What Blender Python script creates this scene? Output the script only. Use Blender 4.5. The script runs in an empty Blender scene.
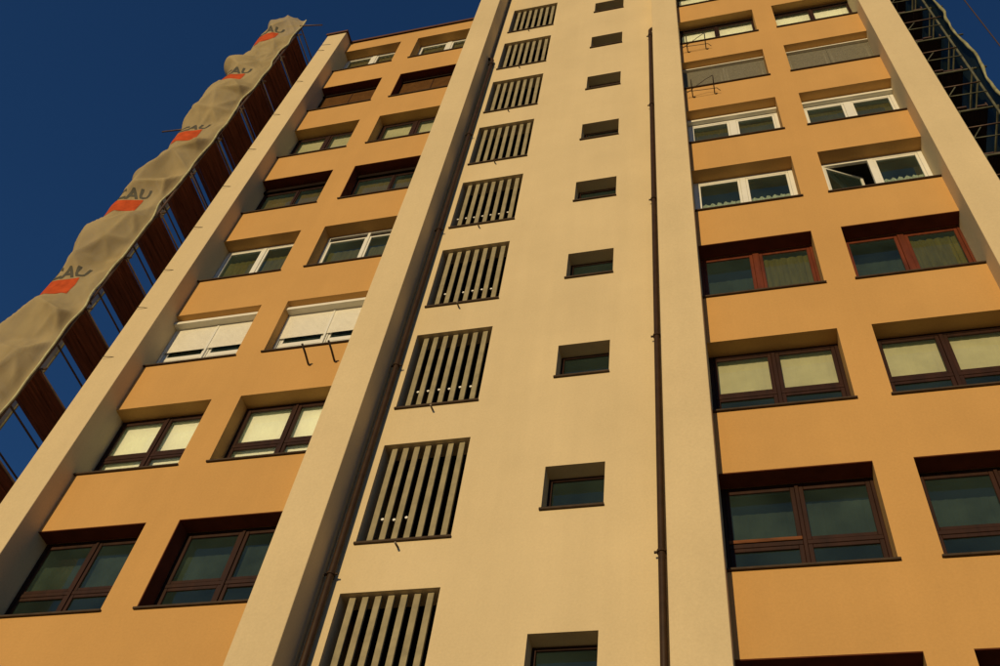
import bpy, bmesh, math, random
from mathutils import Vector, Matrix, noise

random.seed(7)
scene = bpy.context.scene
COL = scene.collection
R = math.radians

# ------------------------------------------------------------------ camera
cam_data = bpy.data.cameras.new("camera")
cam_data.sensor_fit = 'HORIZONTAL'
cam_data.sensor_width = 36.0
cam_data.lens = 36.0 * 1.00933
cam_data.clip_start = 0.1
cam_data.clip_end = 3000
cam = bpy.data.objects.new("camera", cam_data)
COL.objects.link(cam)
pitch, yaw, roll = 0.9284, -0.3773, 0.1865
fwd = Vector((math.cos(pitch) * math.sin(yaw), math.cos(pitch) * math.cos(yaw), math.sin(pitch)))
rgt = Vector((math.cos(yaw), -math.sin(yaw), 0))
upv = rgt.cross(fwd)
r2 = math.cos(roll) * rgt + math.sin(roll) * upv
u2 = -math.sin(roll) * rgt + math.cos(roll) * upv
m = Matrix((r2, u2, -fwd)).transposed().to_4x4()
m.translation = Vector((21.186, -9.9008, 1.585))
cam.matrix_world = m
scene.camera = cam

# ------------------------------------------------------------------ light
SUN_EL, SUN_AZ = 10.0, 9.0          # degrees above horizon, degrees left of the facade normal
to_sun = Vector((-math.sin(R(SUN_AZ)) * math.cos(R(SUN_EL)), -math.cos(R(SUN_AZ)) * math.cos(R(SUN_EL)), math.sin(R(SUN_EL))))
world = bpy.data.worlds.new("World")
scene.world = world
world.use_nodes = True
nt = world.node_tree
nt.nodes.clear()
wo = nt.nodes.new("ShaderNodeOutputWorld")
bg = nt.nodes.new("ShaderNodeBackground")
sky = nt.nodes.new("ShaderNodeTexSky")
sky.sky_type = 'NISHITA'
sky.sun_disc = False
sky.sun_elevation = R(SUN_EL)
sky.sun_rotation = math.atan2(to_sun.x, to_sun.y)
sky.air_density = 1.0
sky.dust_density = 0.0
sky.ozone_density = 6.5
bg.inputs[1].default_value = 0.075
nt.links.new(sky.outputs[0], bg.inputs[0])
nt.links.new(bg.outputs[0], wo.inputs[0])
sd = bpy.data.lights.new("sun", 'SUN')
sd.energy = 3.2
sd.angle = R(0.5)
sd.color = (1.0, 0.755, 0.40)
sun = bpy.data.objects.new("sun", sd)
COL.objects.link(sun)
sun.rotation_euler = to_sun.to_track_quat('Z', 'Y').to_euler()
sun.location = (10, -30, 40)

scene.view_settings.view_transform = 'Standard'
scene.view_settings.look = 'None'
scene.view_settings.exposure = 0.0
scene.view_settings.gamma = 1.0
scene.view_settings.use_curve_mapping = False

# ------------------------------------------------------------------ materials
def new_mat(name):
    mt = bpy.data.materials.new(name)
    mt.use_nodes = True
    t = mt.node_tree
    b = t.nodes["Principled BSDF"]
    return mt, t, b

def surf(name, col, rough=0.6, var=0.08, scale=3.0, bump=0.0, bscale=80.0, metal=0.0, spec=0.5, stretch=(1, 1, 1), fine=0.0):
    mt, t, b = new_mat(name)
    L = t.links.new
    tc = t.nodes.new("ShaderNodeTexCoord")
    geo = t.nodes.new("ShaderNodeNewGeometry")
    mp = t.nodes.new("ShaderNodeMapping")
    mp.inputs['Scale'].default_value = stretch
    L(geo.outputs['Position'], mp.inputs[0])
    n1 = t.nodes.new("ShaderNodeTexNoise")
    n1.inputs['Scale'].default_value = scale
    n1.inputs['Detail'].default_value = 6
    n1.inputs['Roughness'].default_value = 0.6
    L(mp.outputs[0], n1.inputs['Vector'])
    mx = t.nodes.new("ShaderNodeMix")
    mx.data_type = 'RGBA'
    mr = t.nodes.new("ShaderNodeMapRange")
    mr.inputs[1].default_value = 0.3
    mr.inputs[2].default_value = 0.7
    L(n1.outputs[0], mr.inputs[0])
    L(mr.outputs[0], mx.inputs[0])
    mx.inputs[6].default_value = (*[c * (1 - var) for c in col], 1)
    mx.inputs[7].default_value = (*[min(1, c * (1 + var)) for c in col], 1)
    L(mx.outputs[2], b.inputs['Base Color'])
    b.inputs['Roughness'].default_value = rough
    b.inputs['Metallic'].default_value = metal
    b.inputs['Specular IOR Level'].default_value = spec
    if bump:
        n2 = t.nodes.new("ShaderNodeTexNoise")
        n2.inputs['Scale'].default_value = bscale
        n2.inputs['Detail'].default_value = 4
        L(mp.outputs[0], n2.inputs['Vector'])
        bp = t.nodes.new("ShaderNodeBump")
        bp.inputs['Strength'].default_value = bump
        bp.inputs['Distance'].default_value = 0.01
        L(n2.outputs[0], bp.inputs['Height'])
        L(bp.outputs[0], b.inputs['Normal'])
    return mt

def stucco(name, col):
    """painted render: fine grain, faint trowel patches and rain marks"""
    mt, t, b = new_mat(name)
    L = t.links.new
    geo = t.nodes.new("ShaderNodeNewGeometry")
    def nz(scale, det, rough=0.55, stretch=None):
        n = t.nodes.new("ShaderNodeTexNoise")
        n.inputs['Scale'].default_value = scale
        n.inputs['Detail'].default_value = det
        n.inputs['Roughness'].default_value = rough
        if stretch:
            mp = t.nodes.new("ShaderNodeMapping")
            mp.inputs['Scale'].default_value = stretch
            L(geo.outputs['Position'], mp.inputs[0])
            L(mp.outputs[0], n.inputs['Vector'])
        else:
            L(geo.outputs['Position'], n.inputs['Vector'])
        return n
    def ramp(src, a, c, lo, hi):
        mr = t.nodes.new("ShaderNodeMapRange")
        mr.inputs[1].default_value = a
        mr.inputs[2].default_value = c
        mr.inputs[3].default_value = lo
        mr.inputs[4].default_value = hi
        L(src, mr.inputs[0])
        return mr.outputs[0]
    def mul(a, c):
        n = t.nodes.new("ShaderNodeMath")
        n.operation = 'MULTIPLY'
        L(a, n.inputs[0]); L(c, n.inputs[1])
        return n.outputs[0]
    big = ramp(nz(0.5, 4).outputs[0], 0.3, 0.7, 0.95, 1.04)
    mid = ramp(nz(2.3, 5, 0.65).outputs[0], 0.3, 0.7, 0.985, 1.015)
    streak = ramp(nz(1.0, 5, 0.6, (2.6, 2.6, 0.14)).outputs[0], 0.35, 0.7, 0.97, 1.02)
    grain = ramp(nz(28, 6, 0.75).outputs[0], 0.3, 0.7, 0.93, 1.06)
    f = mul(mul(big, mid), mul(streak, grain))
    vm = t.nodes.new("ShaderNodeVectorMath")
    vm.operation = 'SCALE'
    vm.inputs[0].default_value = col
    L(f, vm.inputs['Scale'])
    L(vm.outputs[0], b.inputs['Base Color'])
    b.inputs['Roughness'].default_value = 0.92
    b.inputs['Specular IOR Level'].default_value = 0.2
    n2 = nz(110, 4)
    n3 = nz(7, 4)
    ad = t.nodes.new("ShaderNodeMath")
    ad.operation = 'MULTIPLY_ADD'
    ad.inputs[1].default_value = 0.35
    L(n2.outputs[0], ad.inputs[0]); L(n3.outputs[0], ad.inputs[2])
    bp = t.nodes.new("ShaderNodeBump")
    bp.inputs['Strength'].default_value = 0.22
    bp.inputs['Distance'].default_value = 0.012
    L(ad.outputs[0], bp.inputs['Height'])
    L(bp.outputs[0], b.inputs['Normal'])
    return mt

def glass_mat(name, tint):
    mt = bpy.data.materials.new(name)
    mt.use_nodes = True
    t = mt.node_tree
    t.nodes.clear()
    L = t.links.new
    out = t.nodes.new("ShaderNodeOutputMaterial")
    mix = t.nodes.new("ShaderNodeMixShader")
    fr = t.nodes.new("ShaderNodeFresnel")
    fr.inputs[0].default_value = 1.55
    tr = t.nodes.new("ShaderNodeBsdfTransparent")
    tr.inputs[0].default_value = (*tint, 1)
    gl = t.nodes.new("ShaderNodeBsdfGlossy")
    gl.inputs['Roughness'].default_value = 0.02
    gl.inputs[0].default_value = (0.85, 1.0, 0.9, 1)
    geo = t.nodes.new("ShaderNodeNewGeometry")
    n = t.nodes.new("ShaderNodeTexNoise")
    n.inputs['Scale'].default_value = 1.7
    L(geo.outputs['Position'], n.inputs['Vector'])
    bp = t.nodes.new("ShaderNodeBump")
    bp.inputs['Strength'].default_value = 0.12
    bp.inputs['Distance'].default_value = 0.02
    L(n.outputs[0], bp.inputs['Height'])
    L(bp.outputs[0], gl.inputs['Normal'])
    # thin green film on the pane, standing in for glass tint and room light
    df = t.nodes.new("ShaderNodeBsdfDiffuse")
    df.inputs[0].default_value = (0.26, 0.42, 0.36, 1)
    n2 = t.nodes.new("ShaderNodeTexNoise")
    n2.inputs['Scale'].default_value = 1.1
    n2.inputs['Detail'].default_value = 5
    L(geo.outputs['Position'], n2.inputs['Vector'])
    mr = t.nodes.new("ShaderNodeMapRange")
    mr.inputs[1].default_value = 0.3
    mr.inputs[2].default_value = 0.8
    mr.inputs[3].default_value = 0.03
    mr.inputs[4].default_value = 0.085
    L(n2.outputs[0], mr.inputs[0])
    m0 = t.nodes.new("ShaderNodeMixShader")
    L(mr.outputs[0], m0.inputs[0]); L(tr.outputs[0], m0.inputs[1]); L(df.outputs[0], m0.inputs[2])
    L(fr.outputs[0], mix.inputs[0]); L(m0.outputs[0], mix.inputs[1]); L(gl.outputs[0], mix.inputs[2])
    L(mix.outputs[0], out.inputs[0])
    return mt

def net_mat(name, col, holes=0.1):
    mt = bpy.data.materials.new(name)
    mt.use_nodes = True
    t = mt.node_tree
    t.nodes.clear()
    L = t.links.new
    out = t.nodes.new("ShaderNodeOutputMaterial")
    geo = t.nodes.new("ShaderNodeNewGeometry")
    n = t.nodes.new("ShaderNodeTexNoise")
    n.inputs['Scale'].default_value = 1.3
    n.inputs['Detail'].default_value = 6
    L(geo.outputs['Position'], n.inputs['Vector'])
    mx = t.nodes.new("ShaderNodeMix")
    mx.data_type = 'RGBA'
    L(n.outputs[0], mx.inputs[0])
    mx.inputs[6].default_value = (*[c * 0.8 for c in col], 1)
    mx.inputs[7].default_value = (*[c * 1.15 for c in col], 1)
    df = t.nodes.new("ShaderNodeBsdfDiffuse")
    tl = t.nodes.new("ShaderNodeBsdfTranslucent")
    tr = t.nodes.new("ShaderNodeBsdfTransparent")
    L(mx.outputs[2], df.inputs[0]); L(mx.outputs[2], tl.inputs[0])
    w = t.nodes.new("ShaderNodeTexNoise")
    w.inputs['Scale'].default_value = 90
    L(geo.outputs['Position'], w.inputs['Vector'])
    bp = t.nodes.new("ShaderNodeBump")
    bp.inputs['Strength'].default_value = 0.3
    bp.inputs['Distance'].default_value = 0.01
    L(w.outputs[0], bp.inputs['Height'])
    L(bp.outputs[0], df.inputs['Normal'])
    a = t.nodes.new("ShaderNodeMixShader")
    a.inputs[0].default_value = 0.38
    L(df.outputs[0], a.inputs[1]); L(tl.outputs[0], a.inputs[2])
    c = t.nodes.new("ShaderNodeMixShader")
    # doubled and stretched places let more or less light through
    mp = t.nodes.new("ShaderNodeMapping")
    mp.inputs['Scale'].default_value = (1.6, 1.6, 0.45)
    mp.inputs['Rotation'].default_value = (0, R(24), 0)
    L(geo.outputs['Position'], mp.inputs[0])
    hn = t.nodes.new("ShaderNodeTexNoise")
    hn.inputs['Scale'].default_value = 1.6
    hn.inputs['Detail'].default_value = 5
    L(mp.outputs[0], hn.inputs['Vector'])
    hr = t.nodes.new("ShaderNodeMapRange")
    hr.inputs[1].default_value = 0.38
    hr.inputs[2].default_value = 0.66
    hr.inputs[3].default_value = holes * 0.5
    hr.inputs[4].default_value = holes * 1.6
    L(hn.outputs[0], hr.inputs[0])
    L(hr.outputs[0], c.inputs[0])
    L(a.outputs[0], c.inputs[1]); L(tr.outputs[0], c.inputs[2])
    L(c.outputs[0], out.inputs[0])
    return mt

M = dict(
    cream=stucco("cream_render", (0.598, 0.48, 0.288)),
    orange=stucco("orange_render", (0.515, 0.296, 0.102)),
    coping=surf("brown_coping_metal", (0.10, 0.043, 0.02), 0.6, 0.15, 2, spec=0.2),
    sill=surf("sill_stone", (0.055, 0.036, 0.022), 0.7, 0.25, 6, spec=0.15),
    pipe=surf("brown_pipe_paint", (0.034, 0.017, 0.008), 0.55, 0.25, 5, spec=0.2),
    brown=surf("brown_wood_frame", (0.027, 0.0095, 0.005), 0.55, 0.35, 7, 0.15, 60, spec=0.18, stretch=(1, 1, 0.2)),
    redwood=surf("red_wood_frame", (0.115, 0.026, 0.009), 0.5, 0.35, 7, 0.15, 60, spec=0.2, stretch=(1, 1, 0.2)),
    oak=surf("worn_oak_rail", (0.13, 0.043, 0.010), 0.6, 0.45, 9, 0.15, 60, spec=0.2, stretch=(0.3, 1, 1)),
    white=surf("white_frame_plastic", (0.72, 0.71, 0.64), 0.35, 0.04, 4),
    box=surf("shutter_box_white", (0.72, 0.69, 0.58), 0.45, 0.05, 4),
    shutter_w=surf("shutter_white", (0.74, 0.71, 0.60), 0.5, 0.05, 5, spec=0.3),
    shutter_g=surf("shutter_grey", (0.165, 0.15, 0.105), 0.7, 0.15, 20, spec=0.2),
    lining=surf("dark_brown_lining", (0.12, 0.032, 0.016), 0.8, 0.2, 4, spec=0.05),  # shade of the window reveals put into a dark brown colour
    shutter_b=surf("shutter_brown", (0.105, 0.048, 0.014), 0.8, 0.2, 5, spec=0.05),
    blind_w=surf("blind_white", (0.86, 0.83, 0.74), 0.8, 0.06, 2, spec=0.1),
    blind_o=surf("blind_olive", (0.10, 0.072, 0.022), 0.8, 0.25, 3, spec=0.1),
    blind_y=surf("blind_yellow", (0.47, 0.435, 0.29), 0.8, 0.12, 2, spec=0.1),
    sheer=surf("sheer_curtain", (0.05, 0.058, 0.045), 0.9, 0.35, 2.2, spec=0.1),  # flat panel behind the glass, painting in the paler lower reflection
    lace=surf("lace_white", (0.62, 0.60, 0.52), 0.9, 0.25, 14),
    curtain=surf("curtain_olive", (0.17, 0.125, 0.035), 0.9, 0.3, 5, spec=0.1, stretch=(3, 1, 0.4)),
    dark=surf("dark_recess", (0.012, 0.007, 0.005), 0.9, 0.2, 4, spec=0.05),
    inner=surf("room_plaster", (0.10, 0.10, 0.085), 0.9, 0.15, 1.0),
    slat=surf("louvre_slat_paint", (0.27, 0.23, 0.135), 0.7, 0.2, 5, 0.1, 60, spec=0.2),
    clip=surf("white_clip", (0.75, 0.73, 0.66), 0.4, 0.03, 5),
    metal=surf("dark_iron", (0.05, 0.035, 0.025), 0.5, 0.3, 20, metal=0.4),
    rust=surf("rusty_tube", (0.10, 0.06, 0.04), 0.6, 0.35, 6, metal=0.3),
    galv=surf("dull_green_tube", (0.10, 0.10, 0.065), 0.7, 0.45, 5, spec=0.2),
    plank=surf("red_brown_board", (0.18, 0.058, 0.034), 0.8, 0.5, 2.5, 0.3, 40, spec=0.2, stretch=(6, 0.5, 1)),
    plank_d=surf("dark_board", (0.06, 0.03, 0.022), 0.8, 0.35, 2.5, 0.3, 40, stretch=(6, 0.5, 1)),  # deck boards with the right scaffold's shadow put into their colour
    net=net_mat("cream_debris_net", (0.58, 0.465, 0.255), 0.17),
    net_d=net_mat("dark_green_net", (0.03, 0.05, 0.042), 0.05),  # green net, its darkness in shade put into the colour
    hem=surf("pale_hem", (0.45, 0.43, 0.24), 0.8, 0.25, 8),
    hem_d=surf("dull_hem", (0.24, 0.235, 0.13), 0.9, 0.45, 4, spec=0.1),
    red=surf("red_print", (0.44, 0.07, 0.018), 0.85, 0.25, 5, spec=0.1),
    ink=surf("dark_print", (0.06, 0.055, 0.035), 0.8, 0.2, 8),
    rope=surf("hemp_rope", (0.05, 0.028, 0.022), 0.9, 0.2, 30),
    ground=surf("courtyard_gravel", (0.36, 0.285, 0.185), 0.95, 0.2, 0.5, 0.4, 60, spec=0.2),  # unseen ground, coloured pale and warm to bounce light into the shade
    paving=surf("concrete_paving", (0.22, 0.20, 0.17), 0.9, 0.2, 1.2, 0.3, 50),
    roof=surf("roof_felt", (0.08, 0.075, 0.07), 0.9, 0.2, 1.0),
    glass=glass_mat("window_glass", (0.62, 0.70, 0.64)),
    glass_c=glass_mat("clear_glass", (0.9, 0.92, 0.88)),
)

# ------------------------------------------------------------------ mesh helpers
def to_obj(name, bm, mat, parent=None, loc=None, smooth=False):
    me = bpy.data.meshes.new(name)
    bm.normal_update()
    bm.to_mesh(me)
    bm.free()
    return mesh_obj(name, me, mat, parent, loc, smooth)

def mesh_obj(name, me, mat, parent=None, loc=None, smooth=False):
    if mat is not None and not me.materials:
        me.materials.append(M[mat] if isinstance(mat, str) else mat)
    if smooth:
        for p in me.polygons:
            p.use_smooth = True
    o = bpy.data.objects.new(name, me)
    COL.objects.link(o)
    if parent:
        o.parent = parent
    if loc:
        o.location = loc
    return o

def box(bm, x0, x1, y0, y1, z0, z1):
    v = [bm.verts.new((x, y, z)) for x in (x0, x1) for y in (y0, y1) for z in (z0, z1)]
    for f in ((0, 1, 3, 2), (4, 6, 7, 5), (0, 4, 5, 1), (2, 3, 7, 6), (0, 2, 6, 4), (1, 5, 7, 3)):
        bm.faces.new([v[i] for i in f])

def bev(bm, w=0.006):
    bmesh.ops.bevel(bm, geom=list(bm.edges), offset=w, segments=1, affect='EDGES', profile=0.5)

def tube(bm, pts, r, n=8, cap=True):
    pts = [Vector(p) for p in pts]
    rings = []
    for i, p in enumerate(pts):
        if i == 0:
            d = pts[1] - p
        elif i == len(pts) - 1:
            d = p - pts[i - 1]
        else:
            d = (pts[i + 1] - p).normalized() + (p - pts[i - 1]).normalized()
        d.normalize()
        a = d.orthogonal().normalized() if abs(d.z) < 0.9 else Vector((1, 0, 0)).cross(d).normalized()
        b = d.cross(a)
        rr = r[i] if isinstance(r, (list, tuple)) else r
        rings.append([bm.verts.new(p + rr * (math.cos(2 * math.pi * k / n) * a + math.sin(2 * math.pi * k / n) * b)) for k in range(n)])
    # keep rings aligned
    for i in range(1, len(rings)):
        best = min(range(n), key=lambda s: sum((rings[i][(k + s) % n].co - rings[i - 1][k].co - (pts[i] - pts[i - 1])).length for k in range(n)))
        rings[i] = rings[i][best:] + rings[i][:best]
        for k in range(n):
            bm.faces.new((rings[i - 1][k], rings[i - 1][(k + 1) % n], rings[i][(k + 1) % n], rings[i][k]))
    if cap:
        bm.faces.new(rings[0][::-1])
        bm.faces.new(rings[-1])
    bmesh.ops.recalc_face_normals(bm, faces=bm.faces)

def tube_obj(name, pts, r, mat, parent=None, n=8):
    bm = bmesh.new()
    tube(bm, pts, r, n)
    return to_obj(name, bm, mat, parent, None, True)

def empty(name, loc=(0, 0, 0)):
    o = bpy.data.objects.new(name, None)
    o.empty_display_size = 0.3
    COL.objects.link(o)
    o.location = loc
    return o

def tag(o, label=None, cat=None, group=None, kind=None):
    if label: o['label'] = label
    if cat: o['category'] = cat
    if group: o['group'] = group
    if kind: o['kind'] = kind
    return o

CACHE = {}
def shared(name, key, make, mat, parent, loc):
    """one mesh per key, many objects"""
    if key not in CACHE:
        bm = bmesh.new()
        make(bm)
        me = bpy.data.meshes.new(name)
        bm.normal_update()
        bm.to_mesh(me)
        bm.free()
        me.materials.append(M[mat])
        CACHE[key] = me
    return mesh_obj(name, CACHE[key], None, parent, loc)

def wall_with_openings(name, mat, parent, x0, x1, z0, z1, y, ops, depth):
    """wall front at y with rectangular openings and their reveals (depth towards +y)"""
    xs = sorted({x0, x1, *[v for o in ops for v in o[:2]]})
    zs = sorted({z0, z1, *[v for o in ops for v in o[2:]]})
    bm = bmesh.new()
    cache = {}
    def V(x, yy, z):
        k = (round(x, 4), round(yy, 4), round(z, 4))
        if k not in cache:
            cache[k] = bm.verts.new((x, yy, z))
        return cache[k]
    def inside(cx, cz):
        return any(o[0] < cx < o[1] and o[2] < cz < o[3] for o in ops)
    def quad(*p):
        try:
            bm.faces.new([V(*q) for q in p])
        except ValueError:
            pass
    y2 = y + depth
    nx, nz = len(xs) - 1, len(zs) - 1
    solid = [[not inside((xs[i] + xs[i + 1]) / 2, (zs[j] + zs[j + 1]) / 2) for j in range(nz)] for i in range(nx)]
    for i in range(nx):
        for j in range(nz):
            a, b, c, d = xs[i], xs[i + 1], zs[j], zs[j + 1]
            if solid[i][j]:
                quad((a, y, c), (b, y, c), (b, y, d), (a, y, d))
                quad((a, y2, c), (a, y2, d), (b, y2, d), (b, y2, c))
                if i == 0: quad((a, y, c), (a, y, d), (a, y2, d), (a, y2, c))
                if i == nx - 1: quad((b, y, c), (b, y2, c), (b, y2, d), (b, y, d))
                if j == 0: quad((a, y, c), (a, y2, c), (b, y2, c), (b, y, c))
                if j == nz - 1: quad((a, y, d), (b, y, d), (b, y2, d), (a, y2, d))
            else:
                if i > 0 and solid[i - 1][j]: quad((a, y, c), (a, y2, c), (a, y2, d), (a, y, d))
                if i < nx - 1 and solid[i + 1][j]: quad((b, y, c), (b, y, d), (b, y2, d), (b, y2, c))
                if j > 0 and solid[i][j - 1]: quad((a, y, c), (b, y, c), (b, y2, c), (a, y2, c))
                if j < nz - 1 and solid[i][j + 1]: quad((a, y, d), (a, y2, d), (b, y2, d), (b, y, d))
    bmesh.ops.recalc_face_normals(bm, faces=bm.faces)
    return to_obj(name, bm, mat, parent)

# ------------------------------------------------------------------ ground
bm = bmesh.new()
S = 1500
bm.faces.new([bm.verts.new(p) for p in ((-S, -S, 0), (S, -S, 0), (S, S, 0), (-S, S, 0))])
tag(to_obj("ground", bm, 'ground'), kind='structure')
bm = bmesh.new()
box(bm, 4, 32, -3.2, 0.6, 0.004, 0.12)
bev(bm, 0.01)
tag(to_obj("pavement", bm, 'paving'), kind='structure')

# ------------------------------------------------------------------ building
X = dict(f1a=9.417, f1b=10.076, xa=12.02, xb=12.60, f2a=14.607, f2b=15.283, f3a=20.12, f3b=20.80, xc=22.81, xd=23.324, f4a=25.311, f4b=25.993)
YF, YC = -0.403, 0.18
ZB, ZH = 7.106, 1.735
ROWS = range(-2, 9)
ROOF, TOWER = 33.62, 37.4
DEPTH = 0.42
B = tag(empty("apartment_building", (17.7, 0, 0)), "tall apartment block with cream piers, orange window panels and a cream stair tower", "building")
Boff = Vector((-17.7, 0, 0))
def part(o):
    """children keep world coordinates although the building's Empty stands at its base"""
    o.location = Vector(o.location) + Boff
    return o

def row_z(r): return ZB + 3 * r
def rects(x0, x1): return [(x0, x1, row_z(r), row_z(r) + ZH) for r in ROWS]
part(wall_with_openings("orange_wall", 'orange', B, X['f1b'], X['f2a'], 0.12, ROOF, 0, rects(X['f1b'], X['xa']) + rects(X['xb'], X['f2a']), DEPTH))
part(wall_with_openings("orange_wall", 'orange', B, X['f3b'], X['f4a'], 0.12, ROOF, 0, rects(X['f3b'], X['xc']) + rects(X['xd'], X['f4a']), DEPTH))
LX0, LX1, SX0, SX1 = 15.586, 17.028, 18.30, 19.194
SR = range(-2, 9)
ops = [(LX0, LX1, 8.203 + 3 * r, 10.323 + 3 * r) for r in SR] + [(SX0, SX1, 8.588 + 3 * r, 9.485 + 3 * r) for r in SR]
part(wall_with_openings("stair_tower_wall", 'cream', B, X['f2b'], X['f3a'], 0.12, TOWER, YC, ops, 0.36))

def pier(x0, x1, top, back=0.55):
    bm = bmesh.new()
    box(bm, x0, x1, YF, back, 0.12, top)
    bmesh.ops.bevel(bm, geom=[e for e in bm.edges if abs(e.verts[0].co.z - e.verts[1].co.z) > 5], offset=0.012, segments=2, affect='EDGES', profile=0.5)
    return part(to_obj("pier", bm, 'cream', B))
pier(X['f1a'], X['f1b'], ROOF)
pier(X['f2a'], X['f2b'], TOWER)
pier(X['f3a'], X['f3b'], TOWER)
pier(X['f4a'], X['f4b'], ROOF)

# side and rear walls, roof decks
def slab(name, mat, *b6):
    bm = bmesh.new()
    box(bm, *b6)
    return part(to_obj(name, bm, mat, B))
YB = 12.0
slab("side_wall", 'cream', X['f1a'] + 0.004, X['f1a'] + 0.30, 0.553, YB, 0.12, ROOF - 0.02)
slab("side_wall", 'cream', X['f4b'] - 0.30, X['f4b'] - 0.004, 0.553, YB, 0.12, ROOF - 0.02)
slab("rear_wall", 'cream', X['f1a'], X['f4b'], YB + 0.003, YB + 0.3, 0.12, ROOF - 0.02)
slab("roof", 'roof', X['f1b'] + 0.02, X['f2a'] - 0.02, 0.46, YB - 0.02, ROOF - 0.45, ROOF - 0.15)
slab("roof", 'roof', X['f3b'] + 0.02, X['f4a'] - 0.02, 0.46, YB - 0.02, ROOF - 0.45, ROOF - 0.15)
slab("tower_side_wall", 'cream', X['f2a'] + 0.01, X['f2b'] - 0.01, 0.553, YB - 0.05, 0.12, TOWER - 0.02)
slab("tower_side_wall", 'cream', X['f3a'] + 0.01, X['f3b'] - 0.01, 0.553, YB - 0.05, 0.12, TOWER - 0.02)
slab("roof", 'roof', X['f2a'], X['f3b'], -0.0, YB, TOWER + 0.003, TOWER + 0.2)
# brown metal coping on the low roofs, with a drip fold and joints
def coping(x0, x1, y0, y1, z):
    n = max(1, round((x1 - x0) / 1.6))
    w = (x1 - x0) / n
    for i in range(n):
        a, b = x0 + i * w + 0.002, x0 + (i + 1) * w - 0.002
        bm = bmesh.new()
        pr = [(y0, z - 0.075), (y0 + 0.012, z - 0.075), (y0 + 0.012, z), (y1, z), (y1, z + 0.05), (y0, z + 0.05)]
        A = [bm.verts.new((a, *p)) for p in pr]
        C = [bm.verts.new((b, *p)) for p in pr]
        for k in range(6):
            bm.faces.new((A[k], A[(k + 1) % 6], C[(k + 1) % 6], C[k]))
        bm.faces.new(A[::-1])
        bm.faces.new(C)
        bmesh.ops.recalc_face_normals(bm, faces=bm.faces)
        part(to_obj("coping", bm, 'coping', B))
coping(X['f1a'] - 0.05, X['f1b'] + 0.05, YF - 0.05, 0.6, ROOF + 0.012)
coping(X['f1b'] + 0.055, X['f2a'] - 0.005, -0.06, 0.6, ROOF + 0.004)
coping(X['f3b'] + 0.005, X['f4a'] - 0.055, -0.06, 0.6, ROOF + 0.004)
coping(X['f4a'] - 0.05, X['f4b'] + 0.05, YF - 0.05, 0.6, ROOF + 0.012)

# rooms behind the windows: floor slabs, back wall, party walls
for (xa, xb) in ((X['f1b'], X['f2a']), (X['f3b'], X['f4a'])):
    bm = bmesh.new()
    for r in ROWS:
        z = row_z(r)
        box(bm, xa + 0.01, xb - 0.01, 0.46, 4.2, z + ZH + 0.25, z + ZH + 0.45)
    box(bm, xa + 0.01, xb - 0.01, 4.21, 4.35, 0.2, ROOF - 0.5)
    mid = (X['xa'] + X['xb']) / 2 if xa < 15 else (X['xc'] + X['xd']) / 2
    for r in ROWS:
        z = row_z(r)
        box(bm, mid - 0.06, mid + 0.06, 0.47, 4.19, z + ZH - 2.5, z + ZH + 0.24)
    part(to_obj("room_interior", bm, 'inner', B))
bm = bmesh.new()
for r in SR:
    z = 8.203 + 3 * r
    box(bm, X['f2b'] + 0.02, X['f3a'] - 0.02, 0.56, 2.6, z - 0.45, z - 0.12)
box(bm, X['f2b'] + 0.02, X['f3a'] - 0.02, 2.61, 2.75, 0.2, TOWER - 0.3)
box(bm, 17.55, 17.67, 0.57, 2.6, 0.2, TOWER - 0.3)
part(to_obj("stair_interior", bm, 'dark', B))

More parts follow.
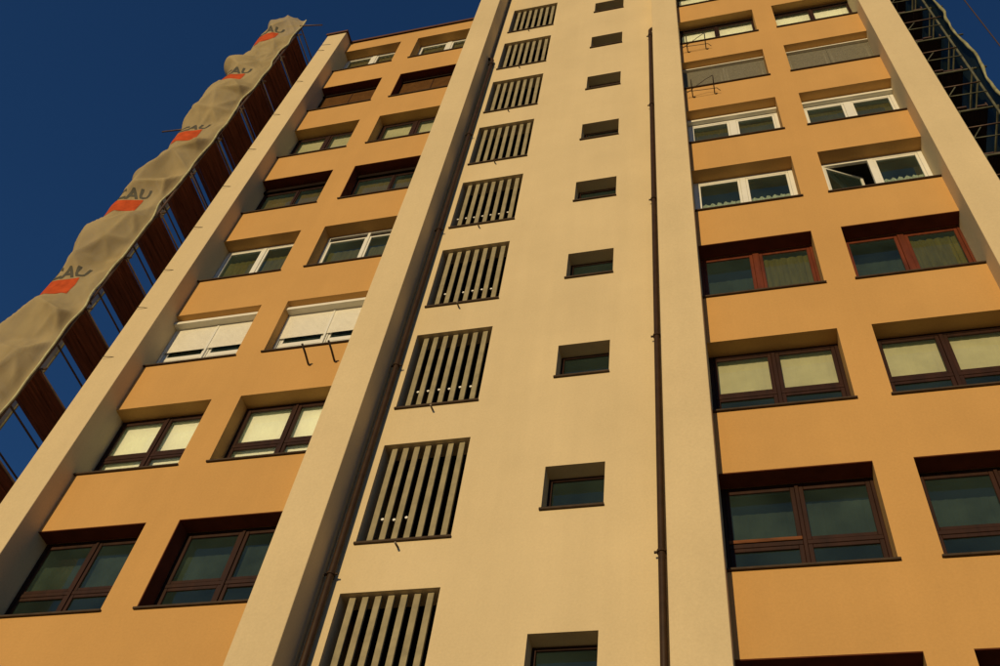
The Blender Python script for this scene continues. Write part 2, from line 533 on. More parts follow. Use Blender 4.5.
# ---------------------------------------------------------------- windows
def add_window(x0, x1, r, kind, sill_l, sill_r):
    """window set back in its opening: frame (with mullion), sashes, panes, sill, and what hangs behind or before it"""
    w, h, z0 = x1 - x0, ZH, row_z(r)
    spec = KINDS[kind]
    fm = spec['frame']
    yf = spec.get('y', 0.30)
    fw = spec.get('fw', 0.055)
    cw = spec.get('cw', 0.10)
    tz = spec.get('transom')
    g = 0.004
    zt = h - g - spec.get('head', 0.0)
    zb = 0.045
    wk = round(w, 3)
    def frame(bm):
        box(bm, g, fw, yf, yf + 0.07, zb, zt)
        box(bm, w - fw, w - g, yf, yf + 0.07, zb, zt)
        box(bm, fw + 0.001, w - fw - 0.001, yf + 0.002, yf + 0.068, zt - fw, zt - 0.001)
        box(bm, fw + 0.001, w - fw - 0.001, yf + 0.002, yf + 0.068, zb + 0.001, zb + fw)
        box(bm, w / 2 - cw / 2, w / 2 + cw / 2, yf - 0.012, yf + 0.066, zb + fw + 0.001, zt - fw - 0.001)
        if tz:
            for a, b in ((fw + 0.001, w / 2 - cw / 2 - 0.001), (w / 2 + cw / 2 + 0.001, w - fw - 0.001)):
                box(bm, a, b, yf + 0.004, yf + 0.064, tz - 0.035, tz + 0.035)
        bev(bm, 0.005)
    win = shared("window", (kind, 'frame', wk), frame, fm, B, None)
    win.location = Vector((x0, 0, z0)) + Boff
    sw = spec.get('sw', 0.055)
    halves = [(fw + 0.002, w / 2 - cw / 2 - 0.002), (w / 2 + cw / 2 + 0.002, w - fw - 0.002)]
    lights = []
    for a, b in halves:
        if tz:
            lights += [(a, b, tz + 0.037, zt - fw - 0.002), (a, b, zb + fw + 0.002, tz - 0.037)]
        else:
            lights.append((a, b, zb + fw + 0.002, zt - fw - 0.002))
    drop = spec.get('sash_drop', 0)
    for i, (a, b, c, d) in enumerate(lights):
        lw, lh = b - a, d - c - (drop if not (tz and i % 2) else 0)
        sm = spec.get('sashm', fm)
        if r == 1 and x0 > 20 and x0 < 22 and i == 0:
            sm = fm
        def sash(bm, lw=lw, lh=lh):
            box(bm, 0, sw, 0, 0.05, 0, lh)
            box(bm, lw - sw, lw, 0, 0.05, 0, lh)
            box(bm, sw + 0.0005, lw - sw - 0.0005, 0.002, 0.048, 0, sw)
            box(bm, sw + 0.0005, lw - sw - 0.0005, 0.002, 0.048, lh - sw, lh - 0.0005)
            bev(bm, 0.005)
        s = shared("sash", (kind, 'sash', round(lw, 3), round(lh, 3)), sash, sm, win, (a, yf + 0.008, c))
        def pane(bm, lw=lw, lh=lh):
            vs = [bm.verts.new(p) for p in ((sw - 0.01, 0, sw - 0.01), (lw - sw + 0.01, 0, sw - 0.01), (lw - sw + 0.01, 0, lh - sw + 0.01), (sw - 0.01, 0, lh - sw + 0.01))]
            bm.faces.new(vs)
        p = shared("pane", (kind, 'pane', round(lw, 3), round(lh, 3)), pane, spec.get('glass', 'glass'), win, (a, yf + 0.032, c))
        p.rotation_euler = (random.uniform(-0.006, 0.006), 0, random.uniform(-0.008, 0.008))
        if r == 4 and x0 > 23 and i == 0:      # this sash stands ajar, swung into the room
            s.rotation_euler = (0, 0, R(26))
            p.rotation_euler = (0, 0, R(26))
            p.location = s.location + Vector((-0.024 * math.sin(R(26)), 0.024 * math.cos(R(26)), 0))
        if r == 1 and 20 < x0 < 22 and i == 0:
            shared("weather_bar", 'weather_bar', lambda bm: (box(bm, 0, lw, -0.016, -0.002, 0.004, 0.062), bev(bm, 0.004)), 'oak', win, (a, yf + 0.008, c))
        # blind or curtain, or painted reflection panel, behind this light
        f = spec.get('fill', {})
        fk = f.get(i) or f.get('all')
        if r == 4 and 23 < x0 and i == 0:
            fk = None
        if fk:
            mt, z_lo, z_hi, folds = fk
            def cloth(bm, lw=lw, lh=lh, z_lo=z_lo, z_hi=z_hi, folds=folds):
                n = 28
                lo, hi = lh * z_lo, lh * z_hi
                rows = []
                for k in range(5):
                    z = lo + (hi - lo) * k / 4
                    row = []
                    for q in range(n + 1):
                        xx = lw * q / n
                        yy = folds * (math.sin(q * 1.35) + 0.5 * math.sin(q * 2.9 + 1))
                        zz = z
                        if k == 4 and folds > 0.012:
                            zz += 0.025 * math.sin(q * 1.6) + 0.012 * math.sin(q * 3.7)
                        row.append(bm.verts.new((xx, yy, zz)))
                    rows.append(row)
                for k in range(4):
                    for q in range(n):
                        bm.faces.new((rows[k][q], rows[k][q + 1], rows[k + 1][q + 1], rows[k + 1][q]))
            nm = "blind" if folds < 0.005 else "curtain"
            shared(nm, (kind, 'cloth', i, round(lw, 3), round(lh, 3)), cloth, mt, win, (a, yf + 0.10, c))
    # sill slab
    a, b = (-0.03 if sill_l else 0.003), (w + 0.03 if sill_r else w - 0.003)
    def sill(bm):
        box(bm, 0.003, w - 0.003, 0.0, yf + 0.069, 0.003, 0.04)
        box(bm, a, b, -0.04, -0.001, 0.008, 0.04)
        bev(bm, 0.003)
    shared("sill", ('sill', wk, sill_l, sill_r, yf), sill, 'sill', win, (0, 0, 0))
    if spec.get('lining'):  # added dark boards standing in for shade on soffit and left jamb
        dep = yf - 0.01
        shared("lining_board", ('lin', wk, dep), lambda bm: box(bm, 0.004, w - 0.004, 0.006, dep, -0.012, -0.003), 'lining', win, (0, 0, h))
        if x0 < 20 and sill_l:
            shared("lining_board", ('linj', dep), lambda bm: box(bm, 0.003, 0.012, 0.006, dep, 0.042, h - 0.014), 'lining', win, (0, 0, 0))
    # roller shutter box and curtain in front
    sh = spec.get('shutter')
    if sh:
        bx = sh.get('box')
        if bx:
            def sbox(bm):
                n = 9
                hgt, dep = bx['h'], bx['d']
                prof = [(0, 0)] + [(-dep * math.sin(math.pi / 2 * k / n) ** 0.8, -hgt * (1 - math.cos(math.pi / 2 * k / n)) * 0.9) for k in range(n + 1)] + [(-dep, -hgt), (0, -hgt)]
                pts = []
                for p in prof:
                    if not pts or (abs(p[0] - pts[-1][0]) + abs(p[1] - pts[-1][1])) > 1e-4:
                        pts.append(p)
                A = [bm.verts.new((0.006, y, z)) for y, z in pts]
                C = [bm.verts.new((w - 0.006, y, z)) for y, z in pts]
                for k in range(len(pts)):
                    q = (k + 1) % len(pts)
                    bm.faces.new((A[k], A[q], C[q], C[k]))
                bm.faces.new(A[::-1]); bm.faces.new(C)
                bmesh.ops.recalc_face_normals(bm, faces=bm.faces)
            shared("shutter_box", (kind, 'sbox', wk), sbox, bx['m'], win, (0, yf - 0.004, h - 0.012))
        if 'z' in sh:
            top = h - 0.012 - (bx['h'] if bx else 0)
            def curt(bm):
                p = sh.get('pitch', 0.055)
                z = top - 0.002
                while z > sh['z']:
                    z2 = max(z - p + 0.004, sh['z'])
                    for a_, b_ in ((0.03, w / 2 - 0.012), (w / 2 + 0.012, w - 0.03)):
                        vs = []
                        for (yy, zz) in ((0.0, z), (-sh.get('relief', 0.006), z - (z - z2) * 0.3), (-sh.get('relief', 0.006), z2 + (z - z2) * 0.3), (0.0, z2)):
                            vs.append((bm.verts.new((a_, yy, zz)), bm.verts.new((b_, yy, zz))))
                        for k in range(3):
                            bm.faces.new((vs[k][0], vs[k + 1][0], vs[k + 1][1], vs[k][1]))
                    z -= p
            shared("roller_shutter", (kind, 'curt', wk), curt, sh['m'], win, (0, yf - 0.035, 0))
            for xx, hw in ((0.018, 0.012), (w / 2, sh.get('mid', 0.012)), (w - 0.018, 0.012)):
                def rail(bm, hw=hw):
                    box(bm, -hw, hw, -0.012, 0.03, 0.05, top - 0.002)
                shared("shutter_guide", (kind, 'rail', hw), rail, sh['gm'], win, (xx, yf - 0.037, 0))
    return win

KINDS = {
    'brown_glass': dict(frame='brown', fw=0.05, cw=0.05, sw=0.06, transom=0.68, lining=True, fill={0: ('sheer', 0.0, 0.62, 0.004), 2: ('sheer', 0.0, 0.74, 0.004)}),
    'brown_blind': dict(frame='brown', fw=0.05, cw=0.05, sw=0.06, transom=0.72, glass='glass_c', fill={'all': ('blind_w', 0.0, 1.0, 0.002)}),
    'white_shutter': dict(frame='white', fw=0.06, cw=0.10, sw=0.05, y=0.26, transom=0.55, shutter=dict(box=dict(h=0.20, d=0.19, m='box'), m='shutter_w', z=0.74, relief=0.0012, pitch=0.04, gm='white', mid=0.02)),
    'white_plain': dict(frame='white', fw=0.065, cw=0.09, sw=0.05, fill={'all': ('curtain', 0.35, 0.8, 0.008)}),
    'white_sash': dict(frame='white', fw=0.06, cw=0.06, sw=0.045, sash_drop=0.14, fill={'all': ('curtain', 0.2, 0.75, 0.008)}),
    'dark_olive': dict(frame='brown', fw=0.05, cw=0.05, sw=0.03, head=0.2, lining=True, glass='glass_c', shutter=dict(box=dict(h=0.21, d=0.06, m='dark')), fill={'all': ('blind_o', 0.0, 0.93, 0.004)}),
    'brown_yellow': dict(frame='brown', fw=0.06, cw=0.09, sw=0.06, glass='glass_c', fill={'all': ('blind_y', 0.0, 1.0, 0.002)}),
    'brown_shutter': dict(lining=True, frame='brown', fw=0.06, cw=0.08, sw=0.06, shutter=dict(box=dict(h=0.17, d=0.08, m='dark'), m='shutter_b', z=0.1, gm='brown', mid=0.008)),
    'white_high': dict(frame='white', fw=0.05, cw=0.15, sw=0.05, glass='glass_c', fill={'all': ('blind_o', 0.3, 0.97, 0.004)}),
    'white_box': dict(frame='white', fw=0.08, cw=0.16, sw=0.045, head=0.18, shutter=dict(box=dict(h=0.18, d=0.10, m='box')), fill={'all': ('blind_o', 0.4, 0.9, 0.004)}),
    'white_lace': dict(frame='white', fw=0.09, cw=0.11, sw=0.05, fill={'all': ('lace', 0.15, 0.52, 0.018)}),
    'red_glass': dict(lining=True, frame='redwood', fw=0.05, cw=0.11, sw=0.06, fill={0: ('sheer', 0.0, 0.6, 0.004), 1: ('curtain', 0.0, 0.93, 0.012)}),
    'brown_pale': dict(frame='brown', fw=0.06, cw=0.06, sw=0.06, transom=0.70, glass='glass_c', fill={0: ('blind_y', 0.0, 1.0, 0.002), 2: ('blind_y', 0.0, 1.0, 0.002)}),
    'grey_shutter': dict(frame='white', fw=0.06, cw=0.10, sw=0.05, y=0.27, shutter=dict(box=dict(h=0.13, d=0.11, m='box'), m='shutter_g', z=0.1, gm='shutter_g', mid=0.006)),
    'dark_pale': dict(frame='brown', fw=0.03, cw=0.06, sw=0.03, y=0.26, head=0.10, glass='glass_c', shutter=dict(box=dict(h=0.11, d=0.03, m='dark')), fill={'all': ('blind_w', 0.0, 1.0, 0.002)}),
}
LEFT = {-2: 'brown_glass', -1: 'brown_blind', 0: 'brown_glass', 1: 'brown_glass', 2: 'brown_blind', 3: 'white_shutter', 4: 'white_plain', 5: 'dark_olive', 6: 'brown_yellow', 7: 'brown_shutter', 8: 'white_high'}
RIGHT = {-2: 'brown_glass', -1: 'white_lace', 0: 'brown_glass', 1: 'brown_glass', 2: 'brown_pale', 3: 'red_glass', 4: 'white_lace', 5: 'white_box', 6: 'grey_shutter', 7: 'dark_pale', 8: 'dark_pale'}
for r in ROWS:
    add_window(X['f1b'], X['xa'], r, LEFT[r], False, True)
    add_window(X['xb'], X['f2a'], r, 'white_sash' if r == 4 else LEFT[r], True, False)
    add_window(X['f3b'], X['xc'], r, RIGHT[r], False, True)
    add_window(X['xd'], X['f4a'], r, RIGHT[r], True, False)

# ---------------------------------------------------------------- stair windows and louvres
for r in SR:
    # small stair window
    z0, w, h, yf = 8.588 + 3 * r, SX1 - SX0, 0.897, 0.27
    def fr(bm):
        fw = 0.06
        box(bm, 0.004, fw, 0, 0.06, 0.04, h - 0.004)
        box(bm, w - fw, w - 0.004, 0, 0.06, 0.04, h - 0.004)
        box(bm, fw + 0.001, w - fw - 0.001, 0.002, 0.058, h - fw, h - 0.005)
        box(bm, fw + 0.001, w - fw - 0.001, 0.002, 0.058, 0.041, 0.04 + fw)
        bev(bm, 0.005)
    win = shared("stair_window", 'stairwin', fr, 'brown', B, None)
    win.location = Vector((SX0, YC + yf, z0)) + Boff
    def pn(bm):
        bm.faces.new([bm.verts.new(p) for p in ((0.055, 0.03, 0.09), (w - 0.055, 0.03, 0.09), (w - 0.055, 0.03, h - 0.055), (0.055, 0.03, h - 0.055))])
    shared("pane", 'stairpane', pn, 'glass', win, (0, 0, 0)).rotation_euler = (random.uniform(-0.01, 0.01), 0, random.uniform(-0.006, 0.006))
    def sl(bm):
        box(bm, 0.003, w - 0.003, -yf, 0.059, 0.003, 0.036)
        box(bm, -0.025, w + 0.012, -yf - 0.04, -yf - 0.001, -0.003, 0.036)
        bev(bm, 0.003)
    shared("sill", 'stairsill', sl, 'sill', win, (0, 0, 0))
    # louvre
    z0, w, h = 8.203 + 3 * r, LX1 - LX0, 2.12
    def lf(bm):
        box(bm, 0.003, w - 0.003, 0.0, 0.30, 0.003, 0.035)
        box(bm, -0.012, w + 0.012, -0.04, -0.001, -0.004, 0.035)
        bev(bm, 0.003)
    lou = shared("louvre", 'louvre', lf, 'sill', B, None)
    lou.location = Vector((LX0, YC, z0)) + Boff
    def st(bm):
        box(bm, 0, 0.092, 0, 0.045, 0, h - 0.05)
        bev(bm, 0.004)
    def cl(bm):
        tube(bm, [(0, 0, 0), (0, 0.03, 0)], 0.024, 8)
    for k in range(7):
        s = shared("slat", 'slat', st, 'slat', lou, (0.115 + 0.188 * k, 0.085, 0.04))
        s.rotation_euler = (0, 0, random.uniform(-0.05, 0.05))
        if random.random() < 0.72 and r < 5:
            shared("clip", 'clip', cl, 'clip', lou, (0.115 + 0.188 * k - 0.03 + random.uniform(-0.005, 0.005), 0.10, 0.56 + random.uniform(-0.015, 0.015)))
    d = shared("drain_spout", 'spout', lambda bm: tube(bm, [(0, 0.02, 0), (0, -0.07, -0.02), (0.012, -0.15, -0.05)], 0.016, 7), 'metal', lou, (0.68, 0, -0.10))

# ---------------------------------------------------------------- downpipes
def downpipe(x, y, ztop, dx, zcl):
    pts = [(x, y, 0.2), (x, y, 10), (x, y, 20), (x, y, ztop - 0.12), (x + dx * 0.03, y, ztop - 0.03), (x + dx * 0.10, y, ztop + 0.02), (x + dx * 0.2, y, ztop + 0.03)]
    p = part(tube_obj("downpipe", pts, 0.05, 'pipe', B, 14))
    z = zcl
    while z < ztop - 0.3:
        bm = bmesh.new()
        tube(bm, [(x, y, z - 0.02), (x, y, z + 0.02)], 0.066, 14)
        box(bm, x - 0.10, x - 0.067, y - 0.012, y + 0.012, z - 0.014, z + 0.014)
        box(bm, x + 0.067, x + 0.10, y - 0.012, y + 0.012, z - 0.014, z + 0.014)
        box(bm, x - 0.012, x + 0.012, y + 0.067, YC + 0.0, z - 0.012, z + 0.012)
        c = to_obj("pipe_clamp", bm, 'pipe', p)
        z += 4.72
downpipe(15.415, YC - 0.10, 29.9, -1, 1.15)
downpipe(20.0, YC - 0.09, 30.0, 1, 1.15)
# thin cable next to the left downpipe
part(tube_obj("wall_cable", [(15.335, YC - 0.03, 0.3), (15.335, YC - 0.03, 15), (15.335, YC - 0.03, TOWER)], 0.016, 'pipe', B, 6))

# wall ties left in the outer piers
for z in (16.0, 17.66, 19.1, 20.93, 22.93, 25.0, 27.2, 29.6, 32.15):
    part(tube_obj("wall_tie", [(9.44, YF - 0.055, z - 0.01), (9.60, YF - 0.02, z), (9.70, YF + 0.01, z)], 0.007, 'metal', B, 6))

# ---------------------------------------------------------------- drying racks
def rack(label, xa, xb, z, kind):
    o = tag(empty("drying_rack", ((xa + xb) / 2, 0, z)), label, "drying rack", "folding drying racks under windows")
    ox = (xa + xb) / 2
    for x in (xa, xb):
        lift = 0.05 if kind else 0.03
        tube_obj("arm", [(x - ox, -0.002, -0.05), (x - ox, -0.05, -0.045), (x - ox, -0.22, 0.0), (x - ox + 0.0, -0.42, lift)], 0.013 if kind else 0.02, 'metal', o, 7)
        tube_obj("bracket", [(x - ox + 0.015, -0.004, -0.07), (x - ox + 0.03, -0.02, -0.08), (x - ox + 0.05, -0.012, -0.07)], 0.016, 'metal', o, 7)
    if kind:
        hw = (xb - xa) / 2
        tube_obj("rod", [(-hw - 0.12, -0.12, 0.0), (hw * 0.2, -0.30, 0.12 * kind), (hw, -0.40, 0.10 * kind)], 0.008, 'metal', o, 6)
        tube_obj("rod", [(-hw - 0.14, -0.16, -0.02), (0, -0.145, -0.03), (hw + 0.06, -0.13, -0.02), (hw + 0.14, -0.06, -0.05)], 0.008, 'metal', o, 6)
    return o
rack("pair of bare rack arms under the white shutter window beside the tower pier", 13.70, 14.21, 15.60, 0)
rack("small iron drying rack under the pale window, upper one of two beside the pier", 20.98, 21.45, 27.55, 0.6)
rack("small iron drying rack under the closed grey shutter beside the pier", 20.99, 21.50, 24.62, 1.3)

# ---------------------------------------------------------------- scaffolds
LIFT = 1.93
def scaffold(label, xi, xo, y0, zref, mat_t, mat_b, db, ztop, bays, nb, knee=False):
    """xi inner standard, xo outer standard; front end at y0; runs back along the side wall"""
    s = tag(empty("scaffold", ((xi + xo) / 2, y0, 0)), label, "scaffold")
    off = Vector((-(xi + xo) / 2, -y0, 0))
    def P(o):
        o.location = Vector(o.location) + off
        return o
    ys = [y0 + 2.0 * k for k in range(bays + 1)]
    for y in ys:
        for x in (xi, xo):
            P(tube_obj("standard", [(x, y, 0.0), (x, y, 12), (x, y, 24), (x, y, ztop + random.uniform(0, 0.25))], 0.026, mat_t, s, 8))
    zs = []
    k0 = int((zref - 2) // LIFT)
    z = zref - k0 * LIFT
    while z < ztop - 0.5:
        zs.append(z)
        z += LIFT
    lo, hi = db
    sgn = 1 if xo > xi else -1
    for z in zs:
        P(tube_obj("transom_tube", [(xi - sgn * 0.14, y0 + 0.05, z - 0.05), (xo + sgn * random.choice((0.05, 0.1, 0.35)), y0 + 0.05, z - 0.04)], 0.024, mat_t, s, 8))
        for y in ys[1:]:
            P(tube_obj("transom_tube", [(xi - sgn * 0.05, y + 0.05, z - 0.05), (xo + sgn * 0.05, y + 0.05, z - 0.05)], 0.024, mat_t, s, 8))
        for x in (xi, xo):
            P(tube_obj("ledger", [(x + 0.05, y0 + 0.0, z - 0.10), (x + 0.05, ys[-1] + 0.1, z - 0.10)], 0.022, mat_t, s, 7))
        P(tube_obj("guard_rail", [(xo - sgn * 0.05, y0 - 0.08, z + 1.0), (xo - sgn * 0.05, ys[-1] + 0.1, z + 1.0)], 0.02, mat_t, s, 7))
        w = (hi - lo) / nb
        for i in range(nb):
            bm = bmesh.new()
            dz = random.uniform(-0.006, 0.006)
            ya = y0 + random.uniform(-0.02, 0.10)
            box(bm, lo + i * w + 0.004, lo + (i + 1) * w - 0.004, ya, ys[-1] - 0.02, z + dz, z + dz + 0.045)
            bev(bm, 0.004)
            P(to_obj("deck_board", bm, mat_b, s))
        bm = bmesh.new()
        box(bm, xo - sgn * 0.10 - 0.013, xo - sgn * 0.10 + 0.013, y0 + 0.05, ys[-1], z + 0.052, z + 0.2)
        P(to_obj("toe_board", bm, mat_b, s))
    for i, z in enumerate(zs[:-1]):
        if knee:
            P(tube_obj("knee_brace", [(xi - 0.02, y0 - 0.03, z + 0.5), (xi + 0.22, y0 - 0.03, z + 0.95)], 0.014, mat_t, s, 6))
            P(tube_obj("end_rail", [(xi - 0.1, y0 - 0.05, z + 0.95), (xo + random.uniform(-0.05, 0.2), y0 - 0.05, z + 0.98)], 0.016, 'rust', s, 6))
            P(tube_obj("end_rail", [(xi - 0.1, y0 - 0.05, z + 0.5), (xo, y0 - 0.05, z + 0.5)], 0.013, mat_t, s, 6))
            continue
        a, b = (xi, xo) if i % 2 else (xo, xi)
        P(tube_obj("brace", [(a, y0 + 0.06, z + 0.15), (b, y0 + 0.06, z + LIFT - 0.15)], 0.019, mat_t, s, 7))
    return s, zs

sl_, ZL = scaffold("scaffold with red brown decks along the left side wall, behind the pale net", 8.86, 7.80, -1.0, 17.05, 'rust', 'plank', (8.02, 8.78), 33.2, 3, 3)
sr_, ZR = scaffold("dark scaffold with pale tubes beside the right side wall", 26.03, 26.74, -0.28, 23.15, 'galv', 'plank_d', (26.06, 26.62), 33.2, 3, 3, True)
tube_obj("loose_tube", [(9.66 - 8.33, -0.03, 32.75), (8.3 - 8.33, -0.08, 33.2)], 0.022, 'rust', sl_, 7)
tube_obj("loose_tube", [(6.9 - 8.33, -0.06, 25.72), (8.0 - 8.33, -0.02, 25.66)], 0.022, 'rust', sl_, 7)
tube_obj("guard_rail", [(8.86 - 8.33, -0.1, 32.95), (8.86 - 8.33, 5.9, 32.95)], 0.022, 'rust', sl_, 7)

# ---------------------------------------------------------------- cream net on the left scaffold
PATH = [Vector(p) for p in ((8.90, -1.05), (8.35, -1.10), (7.85, -1.12), (7.62, -1.04), (7.54, -0.84), (7.60, -0.50), (7.76, -0.05))]
def catmull(pts, n=16):
    out = []
    P_ = [2 * pts[0] - pts[1]] + pts + [2 * pts[-1] - pts[-2]]
    for i in range(1, len(P_) - 2):
        p0, p1, p2, p3 = P_[i - 1:i + 3]
        for k in range(n):
            t = k / n
            out.append(0.5 * ((2 * p1) + (p2 - p0) * t + (2 * p0 - 5 * p1 + 4 * p2 - p3) * t * t + (3 * p1 - p0 - 3 * p2 + p3) * t ** 3))
    out.append(pts[-1])
    return out
CP = catmull(PATH)
SL = [0.0]
for i in range(1, len(CP)):
    SL.append(SL[-1] + (CP[i] - CP[i - 1]).length)
STOT = SL[-1]
rn = random.Random(21)
TIES = [3.4, 5.3, 7.2, 9.1, 11.0, 12.9, 15.1, 17.0, 18.75, 20.35, 22.2, 24.22, 26.05, 27.88, 29.6, 31.28, 32.95]
BULGE = [rn.uniform(0.05, 0.15) for _ in TIES]
SLACK = [rn.uniform(0.0, 0.13) for _ in TIES]
# the sheet is taut between the points that hold or push it: flat facets, straight creases
from mathutils.geometry import delaunay_2d_cdt
CTRL = []
zz, odd = 2.4, 0
while zz < 35.2:
    CTRL += [(-0.02, zz, 0.0), (STOT + 0.02, zz, 0.0)]
    for base in ((0.50, 1.12) if odd else (0.28, 0.80, 1.42)):
        hi = rn.random() < 0.55
        CTRL.append((base + rn.uniform(-0.12, 0.12), zz + rn.uniform(-0.28, 0.28), (rn.uniform(0.2, 0.38) if base < 1.2 else rn.uniform(0.08, 0.2)) if hi else rn.uniform(-0.12, 0.02)))
    zz += rn.uniform(0.72, 1.05)
    odd = 1 - odd
_v, _e, TRI, _1, _2, _3 = delaunay_2d_cdt([Vector((c[0], c[1] * 0.8)) for c in CTRL], [], [], 0, 1e-6)
BUCK = {}
for t_ in TRI:
    za = [CTRL[i][1] for i in t_]
    for k in range(int(min(za) * 4) - 1, int(max(za) * 4) + 2):
        BUCK.setdefault(k, []).append(t_)
def facet(s, z):
    for t_ in BUCK.get(int(z * 4), ()):
        (x0, y0, d0), (x1, y1, d1), (x2, y2, d2) = (CTRL[i] for i in t_)
        den = (y1 - y2) * (x0 - x2) + (x2 - x1) * (y0 - y2)
        if abs(den) < 1e-9:
            continue
        l0 = ((y1 - y2) * (s - x2) + (x2 - x1) * (z - y2)) / den
        l1 = ((y2 - y0) * (s - x2) + (x0 - x2) * (z - y2)) / den
        l2 = 1 - l0 - l1
        if l0 > -1e-6 and l1 > -1e-6 and l2 > -1e-6:
            return l0 * d0 + l1 * d1 + l2 * d2 - 27 * l0 * l1 * l2 * 0.05
    return 0.0
def path_at(s):
    s = min(max(s, 0), STOT)
    i = 1
    while i < len(SL) - 1 and SL[i] < s:
        i += 1
    t = (s - SL[i - 1]) / (SL[i] - SL[i - 1])
    p = CP[i - 1].lerp(CP[i], t)
    d = (CP[i] - CP[i - 1]).normalized()
    nrm = Vector((d.y, -d.x))
    if nrm.dot(p - Vector((8.35, -0.2))) < 0:
        nrm = -nrm
    return p, nrm
PRINTS = (13.3, 17.62, 20.95, 24.85, 28.5, 31.9)
def net_pt(s, z):
    p, nrm = path_at(s)
    disp = 0.0
    for i in range(len(TIES) - 1):
        if TIES[i] <= z <= TIES[i + 1]:
            f = (z - TIES[i]) / (TIES[i + 1] - TIES[i])
            env = math.sin(math.pi * min(1, max(0, s / (STOT * 0.93)))) ** 0.7
            disp += 0.5 * BULGE[i] * env * math.sin(math.pi * f) ** 0.9
    if z > TIES[-1]:
        disp += 0.12 * min(1, (z - TIES[-1]) / 0.9) * min(1, max(0, s - 0.3) / 0.9)
    h_ = 0.018
    disp += (2 * facet(s, z) + facet(min(s + h_, STOT), z) + facet(max(s - h_, 0), z) + facet(s, z + h_) + facet(s, z - h_)) / 6
    disp += 0.03 * noise.noise(Vector((s * 1.3, z * 0.7, 3.1)))
    ph_ = s * 5.0 - z * 1.1 + 1.2 * noise.noise(Vector((s * 0.8, z * 0.35, 6.0)))
    disp += 0.022 * (abs(math.sin(ph_)) - 0.6) * max(0, 0.3 + noise.noise(Vector((s * 0.9, z * 0.6, 12.0))))
    disp += 0.003 * noise.noise(Vector((s * 9 + z * 2, z * 4, 1.7)))
    for zc in PRINTS:                        # the printed fields hang fairly flat
        disp = disp * (1 - 0.72 * math.exp(-((z - zc - 0.12) / 0.55) ** 4)) + 0.06 * math.exp(-((z - zc - 0.12) / 0.55) ** 4)
    edge = min(1.0, s / 0.15)
    q = p + nrm * (disp * edge + 0.01)
    # inner border drawn back in slack arcs between its ties
    if s < 0.6:
        arc = 0.0
        for i in range(len(TIES) - 1):
            if TIES[i] <= z <= TIES[i + 1]:
                f = (z - TIES[i]) / (TIES[i + 1] - TIES[i])
                arc = SLACK[i] * math.sin(math.pi * f)
        q.x -= arc * (1 - s / 0.6)
    return Vector((q.x, q.y, z))
ZN0, ZN1 = 3.2, 33.5
NS, NZ = 64, 700
def top_extra(s): return 0.22 * min(1, s / 0.5) + 0.10 * math.sin(s * 2.4)
GRID = []
for j in range(NZ + 1):
    row = []
    for i in range(NS + 1):
        s = STOT * i / NS
        f = j / NZ
        z = ZN0 + (ZN1 + top_extra(s) - ZN0) * f
        row.append(net_pt(s, z))
    GRID.append(row)
def net_on(s, z, off):
    """point on the built net surface, lifted off it"""
    u = min(max(s / STOT * NS, 0.001), NS - 0.001)
    v = min(max((z - ZN0) / (ZN1 + top_extra(s) - ZN0) * NZ, 0.001), NZ - 0.001)
    i, j = int(u), int(v)
    a, b = u - i, v - j
    p = GRID[j][i].lerp(GRID[j][i + 1], a).lerp(GRID[j + 1][i].lerp(GRID[j + 1][i + 1], a), b)
    n = (GRID[j][i + 1] - GRID[j][i]).cross(GRID[j + 1][i] - GRID[j][i]).normalized()
    _, nr = path_at(s)
    if n.x * nr.x + n.y * nr.y < 0:
        n = -n
    return p + n * off
bm = bmesh.new()
gv = [[bm.verts.new(p) for p in row] for row in GRID]
for j in range(NZ):
    for i in range(NS):
        bm.faces.new((gv[j][i], gv[j][i + 1], gv[j + 1][i + 1], gv[j + 1][i]))
net = to_obj("debris_net", bm, 'net', None, None, True)
tag(net, "pale billowing debris net with red printed squares hung over the left scaffold end", "net")
# hem ropes along the borders
tube_obj("hem", [net_pt(0.0, ZN0 + (ZN1 - ZN0) * k / 220) + Vector((0.012 * math.sin(k * 0.9), 0.012 * math.cos(k * 0.7), 0)) for k in range(221)], 0.022, 'hem', net, 6)
tube_obj("hem", [net_pt(STOT, ZN0 + (ZN1 - ZN0) * k / 120) for k in range(121)], 0.024, 'hem', net, 6)
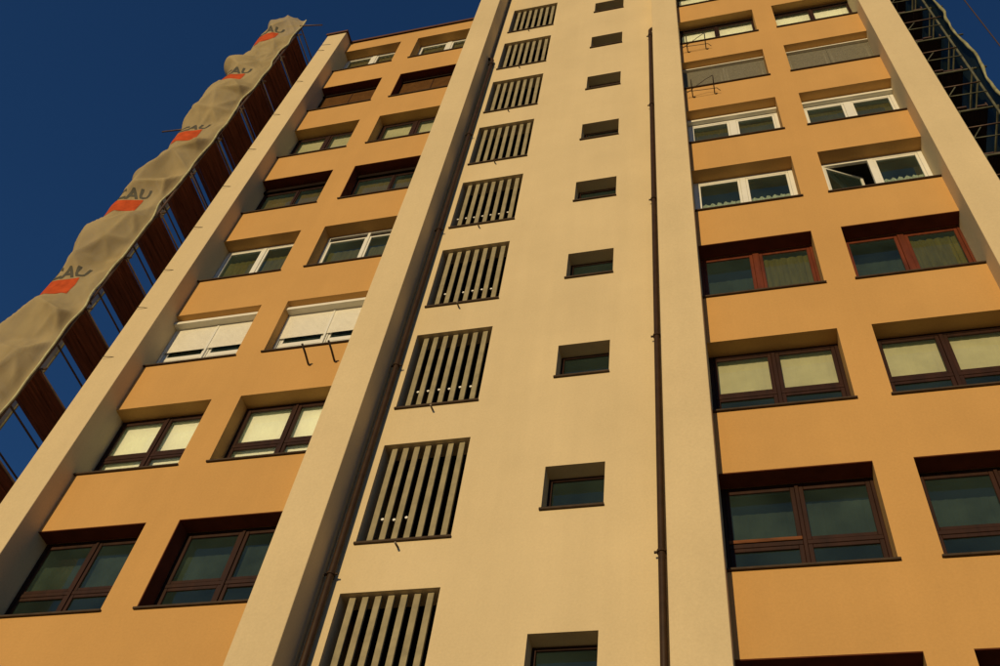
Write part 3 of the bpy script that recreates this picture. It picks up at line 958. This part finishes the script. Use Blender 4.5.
# prints: red square with a word above it, laid on the net
def drape_text(word, s_right, z_base, height):
    cu = bpy.data.curves.new("word", 'FONT')
    cu.body = word
    cu.size = height * 1.45
    cu.offset = 0.014
    cu.resolution_u = 2
    tmp = bpy.data.objects.new("word_tmp", cu)
    COL.objects.link(tmp)
    dg = bpy.context.evaluated_depsgraph_get()
    me = bpy.data.meshes.new_from_object(tmp.evaluated_get(dg))
    bpy.data.objects.remove(tmp)
    b2 = bmesh.new()
    b2.from_mesh(me)
    bmesh.ops.triangulate(b2, faces=b2.faces)
    for _ in range(3):
        bmesh.ops.subdivide_edges(b2, edges=[e for e in b2.edges if e.calc_length() > 0.045], cuts=1)
        bmesh.ops.triangulate(b2, faces=b2.faces)
    wid = max(v.co.x for v in b2.verts)
    for v in b2.verts:
        s = s_right + (wid - v.co.x) * 1.0
        v.co = net_on(s, z_base + v.co.y, 0.008)
    return b2
for zc in PRINTS:
    n1, n2 = 22, 18
    bm = bmesh.new()
    g2 = [[bm.verts.new(net_on(0.52 + 0.70 * i / n1, zc - 0.32 + 0.60 * j / n2, 0.006)) for i in range(n1 + 1)] for j in range(n2 + 1)]
    for j in range(n2):
        for i in range(n1):
            bm.faces.new((g2[j][i], g2[j][i + 1], g2[j + 1][i + 1], g2[j + 1][i]))
    to_obj("printed_square", bm, 'red', net, None, True)
    to_obj("printed_word", drape_text("ECAU", 0.42, zc + 0.34, 0.30), 'ink', net)

# ---------------------------------------------------------------- dark net and hem on the right scaffold
bm = bmesh.new()
def rnet(y, z):
    k = math.exp(-max(0, y + 0.45) * 1.5)
    wob = 0.05 * noise.noise(Vector((y * 1.1, z * 0.9, 5.0))) + k * (0.07 * noise.noise(Vector((2.0, z * 0.75, 1.0))) + 0.03 * noise.noise(Vector((7.0, z * 2.6, 1.0))))
    return Vector((26.84 + wob, y, z))
gy = [-0.45 + 0.16 * i for i in range(40)]
gz = [3.0 + 0.15 * j for j in range(204)]
g3 = [[bm.verts.new(rnet(y, z)) for y in gy] for z in gz]
for j in range(len(gz) - 1):
    for i in range(len(gy) - 1):
        bm.faces.new((g3[j][i], g3[j][i + 1], g3[j + 1][i + 1], g3[j + 1][i]))
net2 = to_obj("debris_net", bm, 'net_d', None, None, True)
tag(net2, "dark netting with a wavy pale rolled hem on the outer side of the right scaffold", "net")
tube_obj("hem", [rnet(-0.45, z) + Vector((0, -0.02, 0)) for z in gz], [0.03 + 0.03 * noise.noise(Vector((0, 0, z * 1.7))) for z in gz], 'hem_d', net2, 8)

# hoist rope in the sky on the right
rp = tube_obj("hoist_rope", [(27.40, -0.55, 0.3), (27.43, -0.5, 12), (27.48, -0.42, 24), (27.53, -0.4, 34)], 0.014, 'rope', None, 6)
tag(rp, "thin brown rope hanging in the sky right of the right scaffold", "rope")
